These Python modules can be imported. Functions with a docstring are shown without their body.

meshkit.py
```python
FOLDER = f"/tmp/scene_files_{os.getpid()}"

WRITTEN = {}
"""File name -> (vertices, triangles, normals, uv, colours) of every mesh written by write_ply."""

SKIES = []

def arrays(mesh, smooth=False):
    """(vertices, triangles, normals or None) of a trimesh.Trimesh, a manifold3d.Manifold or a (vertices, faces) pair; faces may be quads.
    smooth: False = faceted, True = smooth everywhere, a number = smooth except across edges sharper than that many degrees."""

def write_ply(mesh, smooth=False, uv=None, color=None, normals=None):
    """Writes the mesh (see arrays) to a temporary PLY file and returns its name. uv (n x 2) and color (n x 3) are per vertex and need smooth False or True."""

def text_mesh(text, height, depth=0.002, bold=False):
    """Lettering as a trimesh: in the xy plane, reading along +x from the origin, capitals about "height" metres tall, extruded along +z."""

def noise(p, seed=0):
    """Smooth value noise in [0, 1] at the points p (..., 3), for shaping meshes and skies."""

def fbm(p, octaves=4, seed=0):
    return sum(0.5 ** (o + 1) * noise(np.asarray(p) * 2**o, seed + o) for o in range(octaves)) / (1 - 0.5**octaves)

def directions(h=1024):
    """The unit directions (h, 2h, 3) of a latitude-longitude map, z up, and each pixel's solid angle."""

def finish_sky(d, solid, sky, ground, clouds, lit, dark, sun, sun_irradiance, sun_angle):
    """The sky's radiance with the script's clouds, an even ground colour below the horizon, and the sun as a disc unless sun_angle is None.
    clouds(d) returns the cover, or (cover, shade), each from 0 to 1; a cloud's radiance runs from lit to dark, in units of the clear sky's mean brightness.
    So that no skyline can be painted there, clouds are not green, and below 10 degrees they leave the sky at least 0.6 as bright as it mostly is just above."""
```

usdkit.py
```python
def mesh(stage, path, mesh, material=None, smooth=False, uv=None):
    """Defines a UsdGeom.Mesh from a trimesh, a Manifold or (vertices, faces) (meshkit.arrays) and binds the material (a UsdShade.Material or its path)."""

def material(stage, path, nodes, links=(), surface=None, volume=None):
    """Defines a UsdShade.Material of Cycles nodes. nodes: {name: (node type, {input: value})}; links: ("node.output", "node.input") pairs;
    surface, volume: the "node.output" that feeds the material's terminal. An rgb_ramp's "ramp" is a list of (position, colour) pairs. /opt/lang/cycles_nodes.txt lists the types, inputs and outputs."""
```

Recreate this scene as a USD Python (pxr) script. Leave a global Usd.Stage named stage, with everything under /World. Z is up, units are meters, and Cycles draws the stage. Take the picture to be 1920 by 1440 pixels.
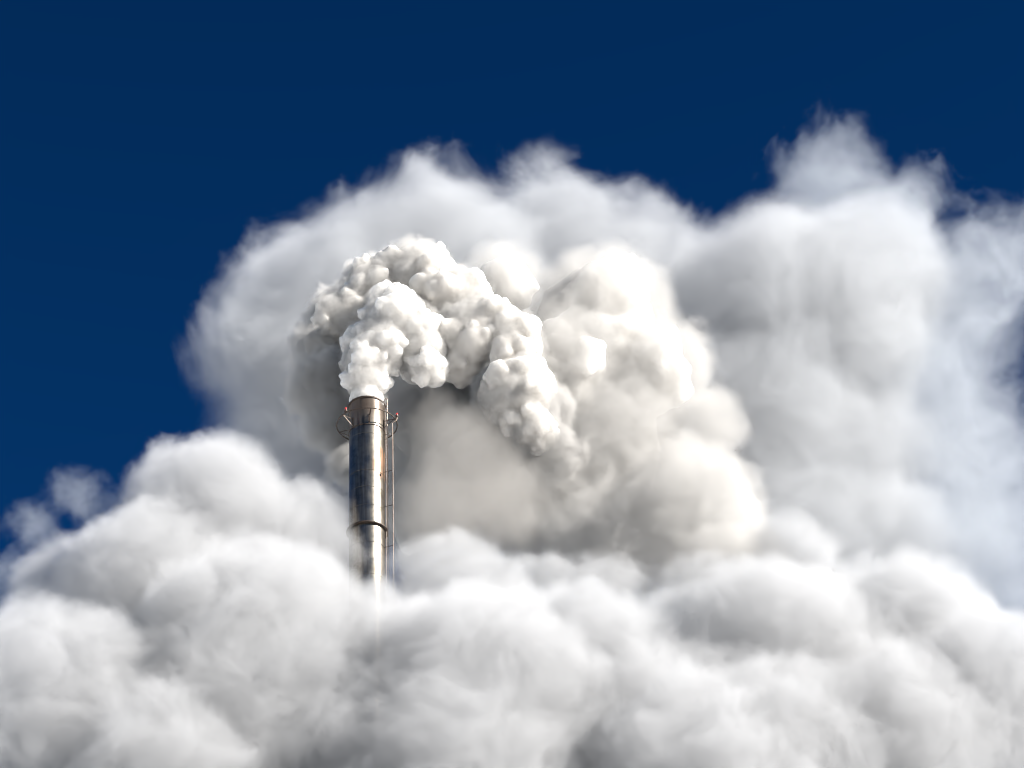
import math, random
import manifold3d
import numpy as np, trimesh, usdkit
from scipy import ndimage
from pxr import Usd, UsdGeom, UsdLux, UsdShade, Gf, Sdf

stage = Usd.Stage.CreateInMemory()
UsdGeom.Xform.Define(stage, '/World')

# ------------------------------------------------------------------ camera
PITCH, ROLL, HFOV = math.radians(36.0), math.radians(-1.6), math.radians(14.0)
S = 960 / math.tan(HFOV / 2)                      # focal length in pixels of the 1920 px wide photograph
RAD = 0.75                                        # radius of the chimney
SLANT = S * 2 * RAD / 66.8
_f = np.array([0, math.cos(PITCH), math.sin(PITCH)])
_r0, _u0 = np.array([1.0, 0, 0]), np.array([0, -math.sin(PITCH), math.cos(PITCH)])
RIGHT = math.cos(ROLL) * _r0 + math.sin(ROLL) * _u0
UP = -math.sin(ROLL) * _r0 + math.cos(ROLL) * _u0

def ray(px, py):
    return _f + (px - 960) / S * RIGHT + (720 - py) / S * UP

_d = ray(688, 764.7)
_d = _d / np.linalg.norm(_d) * SLANT
EYE = np.array([-_d[0], -_d[1], 1.7])             # the chimney's axis is x = y = 0
HEIGHT = 1.7 + _d[2]                              # its rim

def at(px, py, y=0.0):
    """The point at depth y (metres behind the chimney) that the photograph shows at a pixel."""
    d = ray(px, py)
    return EYE + d * ((y - EYE[1]) / d[1])

def pix(p):
    d = np.asarray(p) - EYE
    w = d @ _f
    return 960 + S * (d @ RIGHT) / w, 720 - S * (d @ UP) / w

cam = UsdGeom.Camera.Define(stage, '/World/camera')
cam.CreateHorizontalApertureAttr(36.0)
cam.CreateFocalLengthAttr(18.0 / math.tan(HFOV / 2))
cam.CreateClippingRangeAttr((1.0, 20000.0))
M = np.eye(4)
M[0, :3], M[1, :3], M[2, :3], M[3, :3] = RIGHT, UP, -_f, EYE
cam.AddTransformOp().Set(Gf.Matrix4d(*M.ravel().tolist()))
cam.CreateExposureAttr(2.15)

# ------------------------------------------------------------------ sky and sun
SUN_EL, SUN_AZ = math.radians(28.0), math.radians(180 - 69)      # azimuth clockwise from +y
SUNDIR = np.array([math.sin(SUN_AZ) * math.cos(SUN_EL), math.cos(SUN_AZ) * math.cos(SUN_EL), math.sin(SUN_EL)])
GROUND_FILL = (0.255, 0.252, 0.254)                    # below the horizon: ground bounce, raised as added fill light for the smoke's shadows
# the deep blue of thin dry air: each channel of the physical sky is raised to its own power, white staying white
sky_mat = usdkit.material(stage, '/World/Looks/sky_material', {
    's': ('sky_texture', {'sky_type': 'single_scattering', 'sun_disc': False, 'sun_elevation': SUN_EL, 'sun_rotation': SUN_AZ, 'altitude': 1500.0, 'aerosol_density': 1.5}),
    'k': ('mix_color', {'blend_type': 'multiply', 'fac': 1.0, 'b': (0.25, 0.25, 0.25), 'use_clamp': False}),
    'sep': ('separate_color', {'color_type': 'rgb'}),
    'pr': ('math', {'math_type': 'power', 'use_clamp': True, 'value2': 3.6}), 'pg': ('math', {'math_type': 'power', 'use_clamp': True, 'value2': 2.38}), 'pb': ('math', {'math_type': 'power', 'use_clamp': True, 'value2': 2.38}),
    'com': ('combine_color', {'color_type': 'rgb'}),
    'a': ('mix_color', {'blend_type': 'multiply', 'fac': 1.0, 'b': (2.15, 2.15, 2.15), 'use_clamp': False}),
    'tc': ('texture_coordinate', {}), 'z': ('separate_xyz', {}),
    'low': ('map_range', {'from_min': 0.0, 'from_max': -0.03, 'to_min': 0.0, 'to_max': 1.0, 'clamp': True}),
    'm': ('mix_color', {'blend_type': 'mix', 'b': tuple(c / 0.05 for c in GROUND_FILL), 'use_clamp': False}),
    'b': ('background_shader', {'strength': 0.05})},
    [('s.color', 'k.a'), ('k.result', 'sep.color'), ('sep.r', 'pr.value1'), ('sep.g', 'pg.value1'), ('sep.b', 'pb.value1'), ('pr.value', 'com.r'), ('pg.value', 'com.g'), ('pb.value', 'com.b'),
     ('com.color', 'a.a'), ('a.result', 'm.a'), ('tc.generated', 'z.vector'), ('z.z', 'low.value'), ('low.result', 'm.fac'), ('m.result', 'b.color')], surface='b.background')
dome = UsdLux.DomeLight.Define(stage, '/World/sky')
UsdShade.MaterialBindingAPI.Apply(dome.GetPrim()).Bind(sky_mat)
dome.GetPrim().SetCustomDataByKey('kind', 'structure')
sun = UsdLux.DistantLight.Define(stage, '/World/sun')
sun.CreateIntensityAttr(0.92); sun.CreateAngleAttr(0.5); sun.CreateNormalizeAttr(True)
sun.CreateColorAttr(Gf.Vec3f(1.0, 0.95, 0.88))
sun.AddRotateXYZOp().Set((90 - math.degrees(SUN_EL), 0.0, 180 - math.degrees(SUN_AZ)))

# ------------------------------------------------------------------ helpers
def tag(prim, label=None, cat=None, kind=None, group=None):
    prim = prim.GetPrim() if hasattr(prim, 'GetPrim') else prim
    for k, v in (('label', label), ('category', cat), ('kind', kind), ('group', group)):
        if v:
            prim.SetCustomDataByKey(k, v)
    return prim

def free(path):
    if not stage.GetPrimAtPath(path):
        return path
    k = 1
    while stage.GetPrimAtPath(f'{path}_{k:03d}'):
        k += 1
    return f'{path}_{k:03d}'

def put(name, mesh, mat, parent='/World', smooth=35):
    parent = parent if isinstance(parent, str) else str(parent.GetPath())
    return usdkit.mesh(stage, free(f'{parent}/{name}'), mesh, mat, smooth=smooth).GetPrim()

def tube(points, r, sides=10, closed=False):
    p = np.asarray(points, float)
    if closed:
        t = np.roll(p, -1, 0) - np.roll(p, 1, 0)
    else:
        t = np.gradient(p, axis=0)
    t /= np.linalg.norm(t, axis=1, keepdims=True)
    ref = np.array([0.0, 0, 1]) if abs(t[:, 2]).max() < 0.95 else np.array([0.31, 0.95, 0.05])
    a = np.cross(t, ref); a /= np.linalg.norm(a, axis=1, keepdims=True)
    b = np.cross(t, a)
    ang = np.arange(sides) * 2 * np.pi / sides
    v = (p[:, None] + r * (np.cos(ang)[None, :, None] * a[:, None] + np.sin(ang)[None, :, None] * b[:, None])).reshape(-1, 3)
    n, f = len(p), []
    for i in range(n if closed else n - 1):
        for j in range(sides):
            q = [i * sides + j, i * sides + (j + 1) % sides, (i + 1) % n * sides + (j + 1) % sides, (i + 1) % n * sides + j]
            f += [[q[0], q[1], q[2]], [q[0], q[2], q[3]]]
    if not closed:
        for i, s in ((0, 1), (n - 1, -1)):
            for j in range(1, sides - 1):
                f.append([i * sides, i * sides + (j + 1 if s > 0 else j), i * sides + (j if s > 0 else j + 1)])
    m = trimesh.Trimesh(v, f, process=False); m.fix_normals()
    return m

def lathe(profile, sides=96):
    """A closed solid of revolution about z from (radius, z) pairs."""
    m = trimesh.creation.revolve(np.array(profile, float), sections=sides)
    m.fix_normals()
    return m

def pol(az, r, z):
    a = math.radians(az)
    return np.array([r * math.cos(a), r * math.sin(a), z])

# ------------------------------------------------------------------ materials
def looks(name, *a, **k):
    return usdkit.material(stage, '/World/Looks/' + name, *a, **k)

steel = looks('weathered_steel', {
    'geo': ('geometry', {}),
    'xyz': ('separate_xyz', {}),
    'top': ('map_range', {'from_min': HEIGHT - 1.9, 'from_max': HEIGHT + 0.0, 'to_min': 0.0, 'to_max': 1.0, 'clamp': True}),
    'map': ('mapping', {'scale': (9.0, 9.0, 0.5)}),
    'streak': ('noise_texture', {'scale': 1.0, 'detail': 5.0, 'roughness': 0.6, 'distortion': 0.3}),
    'blot': ('noise_texture', {'scale': 2.2, 'detail': 5.0, 'roughness': 0.65}),
    'fine': ('noise_texture', {'scale': 30.0, 'detail': 3.0}),
    'sootsum': ('math', {'math_type': 'multiply_add', 'value2': 0.9, 'value3': -0.18}),
    'sootadd': ('math', {'math_type': 'add', 'use_clamp': True}),
    'soot': ('map_range', {'from_min': 0.55, 'from_max': 1.1, 'to_min': 0.0, 'to_max': 1.0, 'clamp': True}),
    'metal': ('rgb_ramp', {'ramp': [(0.3, (0.13, 0.112, 0.092)), (0.7, (0.27, 0.245, 0.21))]}),
    'sooty': ('mix_color', {'blend_type': 'mix', 'b': (0.075, 0.052, 0.038)}),
    'rmap': ('mapping', {'scale': (9.0, 9.0, 0.6), 'rotation': (0.12, 0.08, 0.0)}),
    'rn': ('noise_texture', {'scale': 1.0, 'detail': 6.0, 'roughness': 0.65, 'distortion': 0.8}),
    'rz': ('map_range', {'range_type': 'smoothstep', 'from_min': HEIGHT - 2.0, 'from_max': HEIGHT - 2.5, 'to_min': 0.0, 'to_max': 0.42, 'clamp': True}),
    'rz2': ('map_range', {'range_type': 'smoothstep', 'from_min': HEIGHT - 4.6, 'from_max': HEIGHT - 3.6, 'to_min': 0.0, 'to_max': 1.0, 'clamp': True}),
    'rzz': ('math', {'math_type': 'multiply'}),
    'rx': ('map_range', {'range_type': 'smoothstep', 'from_min': 0.12, 'from_max': 0.36, 'to_min': 0.0, 'to_max': 1.0, 'clamp': True}),
    'rzx': ('math', {'math_type': 'multiply'}),
    'rs': ('math', {'math_type': 'add'}),
    'rust': ('map_range', {'from_min': 0.86, 'from_max': 1.0, 'to_min': 0.0, 'to_max': 0.85, 'clamp': True}),
    'rusty': ('mix_color', {'blend_type': 'mix', 'b': (0.20, 0.085, 0.030)}),
    'mt2': ('math', {'math_type': 'subtract', 'use_clamp': True}),
    'rough': ('map_range', {'from_min': 0.3, 'from_max': 0.7, 'to_min': 0.27, 'to_max': 0.40, 'clamp': True}),
    'mtl': ('map_range', {'from_min': 0.0, 'from_max': 1.0, 'to_min': 1.0, 'to_max': 0.35}),
    'bump': ('bump', {'strength': 0.12, 'distance': 0.02}),
    'p': ('principled_bsdf', {})},
    [('geo.position', 'xyz.vector'), ('xyz.z', 'top.value'), ('geo.position', 'map.vector'), ('map.vector', 'streak.vector'), ('geo.position', 'blot.vector'), ('geo.position', 'fine.vector'),
     ('streak.fac', 'sootsum.value1'), ('sootsum.value', 'sootadd.value1'), ('top.result', 'sootadd.value2'), ('sootadd.value', 'soot.value'),
     ('streak.fac', 'metal.fac'), ('metal.color', 'sooty.a'), ('soot.result', 'sooty.fac'), ('sooty.result', 'rusty.a'), ('rusty.result', 'p.base_color'),
     ('geo.position', 'rmap.vector'), ('rmap.vector', 'rn.vector'), ('xyz.z', 'rz.value'), ('xyz.z', 'rz2.value'), ('rz.result', 'rzz.value1'), ('rz2.result', 'rzz.value2'), ('rn.fac', 'rs.value1'), ('xyz.x', 'rx.value'), ('rzz.value', 'rzx.value1'), ('rx.result', 'rzx.value2'), ('rzx.value', 'rs.value2'), ('rs.value', 'rust.value'), ('rust.result', 'rusty.fac'),
     ('blot.fac', 'rough.value'), ('rough.result', 'p.roughness'), ('soot.result', 'mtl.value'), ('mtl.result', 'mt2.value1'), ('rust.result', 'mt2.value2'), ('mt2.value', 'p.metallic'),
     ('fine.fac', 'bump.height'), ('bump.normal', 'p.normal')], surface='p.BSDF')
dark_iron = looks('dark_iron', {'geo': ('geometry', {}), 'n': ('noise_texture', {'scale': 14.0, 'detail': 4.0}),
    'c': ('rgb_ramp', {'ramp': [(0.35, (0.022, 0.018, 0.016)), (0.7, (0.075, 0.048, 0.034))]}), 'p': ('principled_bsdf', {'roughness': 0.6, 'metallic': 0.4})},
    [('geo.position', 'n.vector'), ('n.fac', 'c.fac'), ('c.color', 'p.base_color')], surface='p.BSDF')
rail_paint = looks('weathered_galvanised', {'geo': ('geometry', {}), 'n': ('noise_texture', {'scale': 5.0, 'detail': 4.0}),
    'c': ('rgb_ramp', {'ramp': [(0.3, (0.20, 0.14, 0.10)), (0.65, (0.33, 0.28, 0.24))]}), 'p': ('principled_bsdf', {'roughness': 0.5, 'metallic': 0.3})},
    [('geo.position', 'n.vector'), ('n.fac', 'c.fac'), ('c.color', 'p.base_color')], surface='p.BSDF')
red_lens = looks('red_lens', {'p': ('principled_bsdf', {'base_color': (0.5, 0.02, 0.02), 'roughness': 0.15, 'coat_weight': 0.6})}, surface='p.BSDF')

# ------------------------------------------------------------------ ground at the chimney's foot
snow = looks('trodden_snow', {'geo': ('geometry', {}), 'n': ('noise_texture', {'scale': 0.15, 'detail': 6.0}), 'c': ('rgb_ramp', {'ramp': [(0.3, (0.58, 0.57, 0.56)), (0.7, (0.76, 0.75, 0.75))]}),
    'p': ('principled_bsdf', {'roughness': 0.9})}, [('geo.position', 'n.vector'), ('n.fac', 'c.fac'), ('c.color', 'p.base_color')], surface='p.BSDF')
tag(put('ground', trimesh.creation.cylinder(110.0, 0.5, sections=64).apply_translation((0, 0, -0.25)), snow, smooth=False), 'pale ground at the foot of the chimney', 'ground', 'structure')

# ------------------------------------------------------------------ chimney
def build_chimney():
    ch = UsdGeom.Xform.Define(stage, '/World/industrial_chimney').GetPrim()
    tag(ch, 'tall weathered steel chimney with sooty rim, ring rail and red lamps, pouring out white smoke', 'chimney')
    def z_of(py):                                  # height of the centre of the ellipse whose near edge is at py on the axis
        lo, hi = 60.0, HEIGHT + 2
        for _ in range(50):
            mid = (lo + hi) / 2
            if pix((0, -RAD, mid))[1] > py: lo = mid
            else: hi = mid
        return (lo + hi) / 2
    # shell courses, each a tube of its own with a seam between them
    seams = [z_of(794.5), z_of(811), z_of(879), z_of(911), z_of(945), z_of(979.5), z_of(1014.6), z_of(1075), z_of(1140), z_of(1205)]
    tops = [HEIGHT] + seams
    bots = [s + 0.012 for s in seams] + [None]
    rng = random.Random(4)
    z = seams[-1]
    while z > 4:
        z -= 8.0
        tops.append(max(z, 0)); bots[-1:] = [max(z, 0) + 0.012, None]
    bots[-1] = 0.0
    tops = [t for t in tops if t > 0.05]
    for k, t in enumerate(tops):
        b = bots[k] if k < len(bots) and bots[k] is not None else 0.0
        if t - b < 0.05: continue
        dr = rng.uniform(-0.004, 0.004)
        prof = [(RAD + dr - 0.03, b), (RAD + dr - 0.004, b), (RAD + dr, b + 0.006), (RAD + dr, t - 0.006), (RAD + dr - 0.004, t), (RAD + dr - 0.03, t), (RAD + dr - 0.03, b)]
        put('shell_course', lathe(prof, 128), steel, ch)
    # liner behind the seams, open at the top
    put('liner', lathe([(RAD - 0.08, 0.0), (RAD - 0.036, 0.0), (RAD - 0.036, HEIGHT - 0.05), (RAD - 0.08, HEIGHT - 0.05), (RAD - 0.08, 0.0)], 64), dark_iron, ch)
    put('rim', lathe([(RAD - 0.06, HEIGHT + 0.002), (RAD + 0.035, HEIGHT + 0.002), (RAD + 0.045, HEIGHT + 0.02), (RAD + 0.045, HEIGHT + 0.06), (RAD + 0.03, HEIGHT + 0.075), (RAD - 0.06, HEIGHT + 0.075), (RAD - 0.06, HEIGHT + 0.002)], 96), dark_iron, ch)
    for k in range(16):                           # crusted lumps and bolts along the rim
        az = k * 22.5 + rng.uniform(-5, 5)
        b = trimesh.creation.icosphere(2, rng.uniform(0.018, 0.04)); b.apply_scale((1.4, 1.4, 0.9)); b.apply_translation(pol(az, RAD + rng.uniform(0, .035), HEIGHT + 0.07))
        put('rim_crust', b, dark_iron, ch, smooth=True)
    def band(z, h, out, name, mat):
        put(name, lathe([(RAD + 0.006, z - h / 2), (RAD + out - 0.004, z - h / 2), (RAD + out, z - h / 2 + 0.004), (RAD + out, z + h / 2 - 0.004), (RAD + out - 0.004, z + h / 2), (RAD + 0.006, z + h / 2), (RAD + 0.006, z - h / 2)], 128), mat, ch)
    band(seams[0], 0.03, 0.028, 'seam_band', dark_iron)
    band(seams[2], 0.05, 0.012, 'seam_band', steel)
    band(seams[5], 0.05, 0.12, 'stiffener_ring', dark_iron)
    # ring rail on its brackets
    lo, hi = HEIGHT - 5, HEIGHT
    for _ in range(50):
        mid = (lo + hi) / 2
        if pix((0, 0, mid))[1] > 797.8: lo = mid
        else: hi = mid
    zr, R = lo, 1.27
    ring = UsdGeom.Xform.Define(stage, str(ch.GetPath()) + '/ring_rail').GetPrim()
    ang = np.arange(96) * 2 * np.pi / 96
    put('rail', tube(np.stack([R * np.cos(ang), R * np.sin(ang), np.full(96, zr)], 1), 0.024, 10, True), dark_iron, ring, smooth=True)
    for az in (-140, -80, -20, 40, 100, 160):
        put('bracket_arm', tube([pol(az, RAD - 0.01, zr), pol(az, R - 0.01, zr)], 0.016), dark_iron, ring)
        put('bracket_brace', tube([pol(az, RAD - 0.01, zr - 0.36), pol(az, R - 0.04, zr - 0.015)], 0.016), dark_iron if az != -140 else rail_paint, ring)  # one brace in a paler metal: its sunlit brightness put into the colour
        put('foot_plate', trimesh.creation.box((0.02, 0.07, 0.5), trimesh.transformations.translation_matrix(pol(az, RAD + 0.012, zr - 0.18)) @ trimesh.transformations.rotation_matrix(math.radians(az), (0, 0, 1))), dark_iron, ring)
    # obstruction lamps
    for az, rr in ((-131, 1.28), (-20, 1.36)):
        la = UsdGeom.Xform.Define(stage, free(str(ch.GetPath()) + '/warning_lamp')).GetPrim()
        p = pol(az, rr, zr)
        put('stem', tube([pol(az, R - 0.02, zr + 0.0), p + (0, 0, 0.03), p + (0, 0, 0.09)], 0.016), dark_iron, la)
        put('base', lathe([(0.0, 0.06), (0.055, 0.06), (0.062, 0.075), (0.062, 0.13), (0.05, 0.15), (0.0, 0.15)], 24).apply_translation(p), dark_iron, la)
        put('lens', lathe([(0.0, 0.15), (0.046, 0.152), (0.05, 0.19), (0.044, 0.235), (0.026, 0.262), (0.0, 0.272)], 24).apply_translation(p), red_lens, la, smooth=True)
    # ladder side: two long pipes on stand-offs
    az = -21
    a1, r1, r2 = math.radians(az), 0.925, 1.165
    z_low = 0.3
    hook = [pol(az, RAD + 0.03, HEIGHT + 0.05), pol(az, RAD + 0.06, HEIGHT + 0.2), pol(az, r1 - 0.04, HEIGHT + 0.24), pol(az, r1, HEIGHT + 0.19)]
    put('pipe', tube(hook + [pol(az, r1, z) for z in np.linspace(HEIGHT + 0.12, z_low, 60)], 0.021), rail_paint, ch)
    put('pipe', tube([pol(-20, 1.36, zr + 0.03), pol(-20, 1.34, zr - 0.1), pol(az, r2 + 0.06, zr - 0.17), pol(az, r2, zr - 0.2)] + [pol(az, r2, z) for z in np.linspace(zr - 0.3, z_low, 60)], 0.021), rail_paint, ch)
    put('pipe', tube([pol(-8, 0.80, z) for z in np.linspace(HEIGHT - 0.4, z_low, 60)], 0.014), rail_paint, ch)
    z = None
    for py in (818, 888, 953, 1029, 1100, 1171):
        lo, hi = 60.0, HEIGHT
        for _ in range(50):
            mid = (lo + hi) / 2
            if pix(pol(az, 1.0, mid))[1] > py - 5: lo = mid
            else: hi = mid
        z = lo
        put('standoff', tube([pol(az, RAD - 0.01, z), pol(az, r2, z)], 0.014), dark_iron, ch)
    # lifting lug on the shell
    put('lug', trimesh.creation.box((0.05, 0.05, 0.09), trimesh.transformations.translation_matrix(pol(-42, RAD + 0.02, z_of(885)))), dark_iron, ch)
    return ch

build_chimney()

# ------------------------------------------------------------------ smoke
# a tile of gradient noise, sampled with wrap-around
def _tile(n=64, period=16, seed=0):
    rng = np.random.default_rng(seed)
    g = rng.normal(size=(period,) * 3 + (3,)); g /= np.linalg.norm(g, axis=-1, keepdims=True)
    x = np.arange(n) * period / n
    P = np.stack(np.meshgrid(x, x, x, indexing='ij'), -1)
    i = np.floor(P).astype(int); t = P - i
    w = t ** 3 * (t * (6 * t - 15) + 10)
    out = 0
    for c in np.ndindex(2, 2, 2):
        c = np.array(c)
        gg = g[tuple(((i + c) % period)[..., k] for k in range(3))]
        out = out + (gg * (t - c)).sum(-1) * np.prod(np.where(c, w, 1 - w), -1)
    return (out * 1.6).astype(np.float32)
TILE, TN, TP = _tile(96, 16, 3), 96, 16

def perlin(P, seed):
    """P (..., 3) in noise cells; about -1 to 1."""
    o = np.random.default_rng(seed).uniform(0, TP, 3)
    q = np.moveaxis((P + o) * (TN / TP), -1, 0)
    return ndimage.map_coordinates(TILE, q, order=1, mode='grid-wrap')

def surface_net(phi, level, origin, h):
    """The surface phi = level (phi below inside), one vertex in each cell that it crosses."""
    f = phi - level
    neg = f < 0
    nx, ny, nz = f.shape
    corners = [(i, j, k) for i in (0, 1) for j in (0, 1) for k in (0, 1)]
    sl = lambda c: tuple(slice(c[a], (nx, ny, nz)[a] - 1 + c[a]) for a in range(3))
    count = sum(neg[sl(c)].astype(np.int8) for c in corners)
    act = (count > 0) & (count < 8)
    idx = np.full(act.shape, -1, np.int64)
    cells = np.argwhere(act)
    if not len(cells): return None
    idx[act] = np.arange(len(cells))
    vals = [f[tuple((cells + c).T)] for c in corners]
    acc, n = np.zeros((len(cells), 3)), np.zeros(len(cells))
    for a in range(8):
        for ax in range(3):
            ca = corners[a]
            if ca[ax]: continue
            cb = list(ca); cb[ax] = 1
            b = corners.index(tuple(cb))
            fa, fb = vals[a], vals[b]
            cross = (fa < 0) != (fb < 0)
            t = np.where(cross, fa / np.where(cross, fa - fb, 1), 0)
            p = np.array(ca, float) + t[:, None] * (np.array(cb, float) - np.array(ca, float))
            acc += np.where(cross[:, None], p, 0); n += cross
    v = (cells + acc / n[:, None]) * h + origin
    faces = []
    for ax in range(3):
        b, c = (ax + 1) % 3, (ax + 2) % 3
        lo = [slice(None)] * 3; hi = [slice(None)] * 3
        lo[ax], hi[ax] = slice(0, -1), slice(1, None)
        cr = neg[tuple(lo)] != neg[tuple(hi)]
        e = np.argwhere(cr)
        e = e[(e[:, b] > 0) & (e[:, c] > 0) & (e[:, b] < f.shape[b] - 1) & (e[:, c] < f.shape[c] - 1)]
        flip = ~neg[tuple(e.T)]
        def vid(db, dc):
            q = e.copy(); q[:, b] += db; q[:, c] += dc
            return idx[tuple(q.T)]
        q = np.stack([vid(-1, -1), vid(0, -1), vid(0, 0), vid(-1, 0)], 1)
        q[flip] = q[flip][:, ::-1]
        faces += [q[:, [0, 1, 2]], q[:, [0, 2, 3]]]
    return trimesh.Trimesh(v, np.vstack(faces), process=False)

def lumps(spheres, rng, levels, n, shrink, out=0.75, bias=None):
    """Smaller balls budding from the surfaces of the larger ones, generation by generation."""
    allb, gen = list(spheres), list(spheres)
    for L in range(levels):
        new = []
        for (c, r) in gen:
            for _ in range(n[L]):
                d = rng.normal(size=3); d /= np.linalg.norm(d)
                if bias is not None:
                    d = d + bias; d /= np.linalg.norm(d)
                rr = r * shrink[L] * rng.uniform(0.65, 1.25)
                new.append((c + d * (r - rr * (1 - out)), rr))
        allb += new; gen = new
    return allb

def field(spheres, h, margin, blend, waves, seed, margin_top=None, warp=None):
    """A lumpy distance-like field on a grid. waves: (cell size, amplitude, ridged) noises pushed onto it."""
    C = np.array([s[0] for s in spheres]); R = np.array([s[1] for s in spheres])
    lo = (C - R[:, None]).min(0) - margin; hi = (C + R[:, None]).max(0) + margin
    n = np.ceil((hi - lo) / h).astype(int) + 1
    ax = [lo[k] + np.arange(n[k]) * h for k in range(3)]
    phi = np.full(n, margin, np.float32)
    for c, r in zip(C, R):
        a = np.maximum(np.floor((c - r - margin - lo) / h).astype(int), 0)
        b = np.minimum(np.ceil((c + r + margin - lo) / h).astype(int) + 1, n)
        s = tuple(slice(a[k], b[k]) for k in range(3))
        d = np.sqrt((ax[0][s[0], None, None] - c[0]) ** 2 + (ax[1][None, s[1], None] - c[1]) ** 2 + (ax[2][None, None, s[2]] - c[2]) ** 2).astype(np.float32) - r
        bl = min(blend, 0.5 * r)
        cur = phi[s]
        hh = np.maximum(bl - np.abs(cur - d), 0)
        phi[s] = np.minimum(cur, d) - hh * hh * (0.25 / bl)
    near = np.abs(phi) < margin * 0.98 if margin_top is None else (phi < margin * 0.98)
    I = np.argwhere(near)
    P = I * h + lo
    if warp:
        wc, wa = warp
        W = np.stack([perlin(P / wc, seed + 50 + k) for k in range(3)], -1) * wa
        Pn = P + W
    else:
        Pn = P
    add = np.zeros(len(P), np.float32)
    for k, (cell, amp, ridged) in enumerate(waves):
        v = perlin(Pn / cell, seed + k)
        add += amp * (2 * np.abs(v) - 0.5 if ridged else v) * -1.0
    if warp:                                        # bend the round balls into uneven lumps
        W2 = W + np.stack([perlin(P / (wc * 0.4), seed + 60 + q) for q in range(3)], -1) * (wa * 0.45)
        phi[near] = ndimage.map_coordinates(phi, ((P + W2 - lo) / h).T, order=1, mode='nearest')
    phi[near] += add
    phi = ndimage.gaussian_filter(phi, 0.6)
    phi[0], phi[-1], phi[:, 0], phi[:, -1], phi[:, :, 0], phi[:, :, -1] = (margin,) * 6
    return phi, lo, h

def px2m(n): return n / 44.5
def balls(rows):
    return [(at(x, y, d), px2m(r)) for x, y, r, d in rows]

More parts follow.
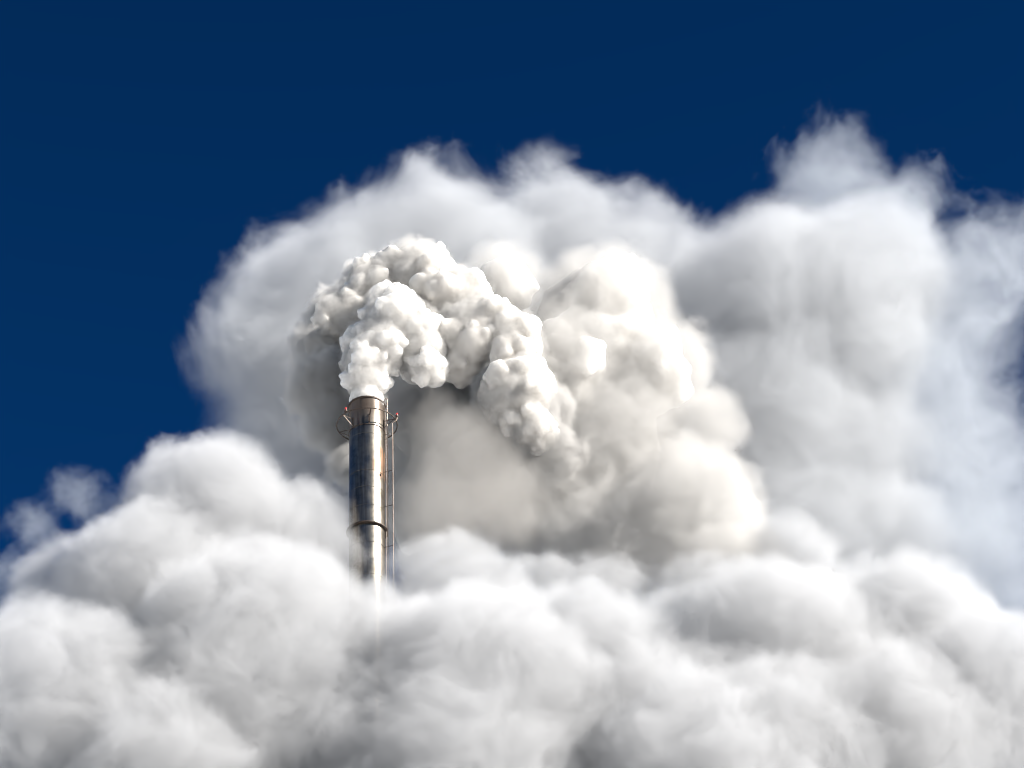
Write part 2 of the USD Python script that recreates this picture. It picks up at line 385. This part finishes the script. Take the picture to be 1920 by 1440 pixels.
def smoke(name, rows, dens, soft, waves, color, label=None, blend=1.0, margin=1.0, g=0.0, rough=0.62, parent=None):
    """One mass of smoke. Its density falls off across the surface of the blended balls, pushed in and out by noises:
    waves = (kind, cell in metres, amplitude in metres, octaves)."""
    bs = balls(rows)
    nodes, links, prev = {'geo': ('geometry', {})}, [], None
    for k, (c, r) in enumerate(bs):
        nodes[f'd{k}'] = ('vector_math', {'math_type': 'distance', 'vector2': tuple(c)})
        nodes[f's{k}'] = ('math', {'math_type': 'subtract', 'value2': r})
        links += [('geo.position', f'd{k}.vector1'), (f'd{k}.value', f's{k}.value1')]
        if prev:
            nodes[f'm{k}'] = ('math', {'math_type': 'smoothmin', 'value3': blend})
            links += [(prev, f'm{k}.value1'), (f's{k}.value', f'm{k}.value2')]
            prev = f'm{k}.value'
        else:
            prev = f's{k}.value'
    for j, (kind, cell, amp, octaves) in enumerate(waves):
        if kind == 'noise':
            nodes[f'n{j}'] = ('noise_texture', {'scale': 1 / cell, 'detail': octaves, 'roughness': rough, 'distortion': 0.4})
            out, mid = f'n{j}.fac', 0.5
        else:
            nodes[f'n{j}'] = ('voronoi_texture', {'feature': 'f1', 'scale': 1 / cell, 'detail': octaves, 'roughness': 0.5, 'use_normalize': True})
            out, mid = f'n{j}.distance', 0.3
        if kind == 'vor':                          # uneven puffs: the cells are bent by a broader noise
            nodes[f'w{j}'] = ('noise_texture', {'scale': 0.6 / cell, 'detail': 1.0})
            nodes[f'v{j}'] = ('vector_math', {'math_type': 'multiply_add', 'vector2': (cell * 1.1,) * 3})
            links += [('geo.position', f'w{j}.vector'), (f'w{j}.color', f'v{j}.vector1'), ('geo.position', f'v{j}.vector3'), (f'v{j}.vector', f'n{j}.vector')]
        else:
            links += [('geo.position', f'n{j}.vector')]
        sgn = -1 if kind == 'noise' else 1
        nodes[f'a{j}'] = ('math', {'math_type': 'multiply_add', 'value2': sgn * amp, 'value3': -sgn * amp * mid})
        nodes[f'b{j}'] = ('math', {'math_type': 'add'})
        links += [(out, f'a{j}.value1'), (f'a{j}.value', f'b{j}.value1'), (prev, f'b{j}.value2')]
        prev = f'b{j}.value'
    nodes['map'] = ('map_range', {'range_type': 'smoothstep', 'from_min': soft, 'from_max': -soft, 'to_min': 0.0, 'to_max': dens, 'clamp': True})
    nodes['p'] = ('principled_volume', {'color': color, 'anisotropy': g})
    links += [(prev, 'map.value'), ('map.result', 'p.density')]
    mat = looks(name + '_vapour', nodes, links, volume='p.volume')
    parts = []
    for c, r in bs:
        s = trimesh.creation.icosphere(2, (r + margin) * 1.03); s.apply_translation(c)
        parts.append(manifold3d.Manifold(manifold3d.Mesh(s.vertices.astype(np.float32), s.faces.astype(np.uint32))))
    hull = manifold3d.Manifold.batch_boolean(parts, manifold3d.OpType.Add)
    if parent is None:
        parent = UsdGeom.Xform.Define(stage, '/World/' + name).GetPrim()
    tag(parent, label, 'smoke', 'stuff')
    put('vapour', hull, mat, parent, smooth=False)
    return parent

def steam_material(name, color, reach):
    return looks(name, {'p': ('principled_bsdf', {'base_color': color, 'roughness': 1.0, 'specular_ior_level': 0.0, 'subsurface_weight': 1.0, 'subsurface_radius': (1.0, 1.0, 1.0), 'subsurface_scale': reach})}, surface='p.BSDF')

def dense(parent, rows, buds, shrink, h, waves, seed, mat, inset=0.0, out=0.7, blend=0.08, margin=0.5, fixed=(), warp=None):
    """The opaque heart of a mass of smoke: balls with smaller balls budding from them, as one closed skin."""
    rng = np.random.default_rng(seed)
    bs = [(c, r - inset) for c, r in balls(rows) if r - inset > 0.1]
    phi, lo, h = field(lumps(bs, rng, len(buds), buds, shrink, out) + balls(fixed), h, margin, blend, waves, seed, warp=warp)
    put('dense_steam', surface_net(phi, 0.0, lo, h), mat, parent, smooth=True)

WHITE, WARM, COOL = (0.86, 0.88, 0.92), (1.0, 0.985, 0.965), (0.72, 0.78, 0.86)
fresh_steam = steam_material('fresh_steam', (.43, .42, .405), 0.18)
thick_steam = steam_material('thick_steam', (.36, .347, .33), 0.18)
white_steam = steam_material('white_steam', (.39, .38, .366), 0.4)


rows = [(686, 715, 38, 0), (692, 680, 46, 0), (715, 650, 54, 0), (745, 610, 60, 0), (785, 645, 50, .2), (798, 690, 36, .2), (730, 582, 44, 0), (685, 645, 36, 0), (800, 615, 30, .1)]
p = smoke('fresh_smoke_column', [(x, y, r + 5, d) for x, y, r, d in rows + [(690, 752, 26, 0)]], 1.8, 0.2, [('noise', 0.6, 1.15, 4.0)], WARM, 'small bright knobbly column of white smoke just leaving the chimney mouth', blend=0.3, margin=0.5)
dense(p, rows, (15, 8, 5), (.42, .44, .48), 0.045, [(0.5, .04, True), (0.2, .015, False)], 11, fresh_steam, out=.64, warp=(.8, .05), fixed=[(690, 765, 30, 0), (688, 750, 32, 0)])

left = [(604, 715, 66, 1.5), (588, 645, 48, 1.6), (575, 745, 40, 1.7), (626, 795, 62, 1.9), (655, 865, 48, 2.3), (638, 598, 64, 1.5)]
rows = [(645, 598, 58, 1.5), (700, 545, 62, 1.5), (778, 525, 72, 1.4), (845, 572, 72, 1.3), (890, 640, 86, 1.4), (950, 655, 70, 1.1), (965, 740, 72, 1.0), (1000, 800, 46, 1.1), (612, 700, 42, 1.8), (605, 650, 32, 1.8)]
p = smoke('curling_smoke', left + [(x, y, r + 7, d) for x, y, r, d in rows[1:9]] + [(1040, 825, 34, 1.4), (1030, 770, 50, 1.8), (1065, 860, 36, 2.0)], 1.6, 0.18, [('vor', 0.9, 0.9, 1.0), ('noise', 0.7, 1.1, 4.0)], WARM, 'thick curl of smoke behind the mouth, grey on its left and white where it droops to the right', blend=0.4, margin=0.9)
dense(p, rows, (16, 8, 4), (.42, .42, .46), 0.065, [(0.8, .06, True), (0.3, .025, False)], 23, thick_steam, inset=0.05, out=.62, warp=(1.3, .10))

rows = [(1130, 600, 140, 4.6), (1230, 690, 108, 4.2), (950, 540, 82, 2.8), (1060, 700, 140, 4.0), (1150, 850, 160, 5.0)]
p = smoke('billowing_smoke', rows + [(1330, 790, 65, 4.2), (1290, 960, 135, 3.6), (1380, 1060, 95, 2.6), (1450, 1130, 60, 2.2), (1130, 1010, 120, 4), (1030, 900, 140, 4.2), (900, 860, 130, 4.5), (810, 790, 125, 5), (820, 950, 130, 5)], 0.5, 0.5, [('vor', 2.0, 1.3, 1.0), ('noise', 1.3, 2.4, 5.0)], (1.0, 0.985, 0.965), 'broad white billows between the drooping curl and the pale smoke at the right', blend=1.0, margin=1.5)
smoke('veil', [(875, 865, 92, 0.3), (835, 950, 82, 0.4), (935, 930, 85, 0.2), (830, 800, 55, .7)], 0.13, 0.6, [('noise', 1.5, 2.2, 5.0)], (0.95, 0.92, 0.885), blend=1.0, margin=1.3, parent=p)
dense(p, rows[:4] + [(1150, 830, 120, 6.5), (900, 870, 110, 8), (800, 800, 100, 8.5), (810, 950, 115, 8)], (12, 6, 3), (.42, .44, .46), 0.14, [(1.5, .12, True), (0.6, .05, False)], 31, white_steam, inset=0.8, margin=0.8, blend=.25, out=.5, warp=(2.5, .6))

smoke('drifting_smoke', [(640, 650, 255, 12), (830, 560, 260, 13), (1030, 480, 190, 14), (1190, 530, 165, 15), (500, 690, 120, 11), (900, 800, 300, 13), (640, 800, 240, 12), (1020, 1010, 210, 11), (1220, 1080, 160, 10),
                         (1480, 640, 280, 13), (1400, 850, 280, 13), (1610, 560, 190, 15), (1530, 900, 220, 14), (1500, 1060, 240, 12), (1640, 1040, 150, 12)],
  0.28, 0.9, [('noise', 4.0, 7.0, 5.0)], (0.80, 0.835, 0.89), 'wide pale bluish mass of older smoke filling the sky behind the chimney and to the right', blend=2.0, margin=2.6)

smoke('thin_smoke', [(1560, 335, 100, 15), (1670, 400, 100, 15), (1770, 560, 170, 15), (1740, 760, 170, 15), (1800, 880, 170, 15), (1910, 470, 90, 16), (1830, 1060, 180, 13)],
  0.12, 0.9, [('noise', 2.6, 8.5, 5.0)], COOL, 'thin torn veil of smoke at the top right with blue sky showing through', blend=2.0, margin=2.6)
smoke('torn_smoke', [(142, 925, 36, -1), (62, 985, 34, -1), (95, 1050, 38, -1), (205, 975, 44, -1), (20, 1095, 52, -1)],
  0.16, 0.5, [('noise', 1.1, 2.8, 6.0)], COOL, 'small torn wisps of smoke at the left edge against the sky', blend=1.0, margin=1.4)

rows = [(400, 1000, 175, -1), (280, 1120, 170, -3), (540, 1092, 172, 1.5), (110, 1115, 78, -2), (470, 1280, 250, -4),
        (110, 1330, 180, -7), (50, 1250, 110, -7), (215, 1310, 100, -7), (120, 1450, 190, -7),
        (858, 1132, 125, -.6), (690, 1300, 190, -4.5), (705, 1285, 122, -3.5), (860, 1510, 220, -7), (1300, 1510, 220, -6), (300, 1500, 190, -8), (640, 1450, 170, -6.5), (1440, 1450, 200, -4), (480, 1400, 250, -5), (900, 1380, 260, -5), (1090, 1290, 180, -3), (1240, 1235, 110, -1), (1120, 1120, 80, 2.6), (1330, 1100, 75, 1.5), (1010, 1110, 60, 2.2), (1480, 1045, 75, 2), (1560, 1150, 90, 2), (1450, 1270, 210, -1), (1710, 1200, 160, 1), (1840, 1340, 190, 0), (1650, 1420, 200, -2), (1200, 1420, 220, -3)]
smoke('low_smoke_bank', rows, 0.46, 0.42, [('noise', 2.4, 3.6, 6.0)], WHITE, 'low rolling bank of white smoke along the bottom, hiding the foot of the chimney', blend=1.3, margin=1.45, rough=0.68)
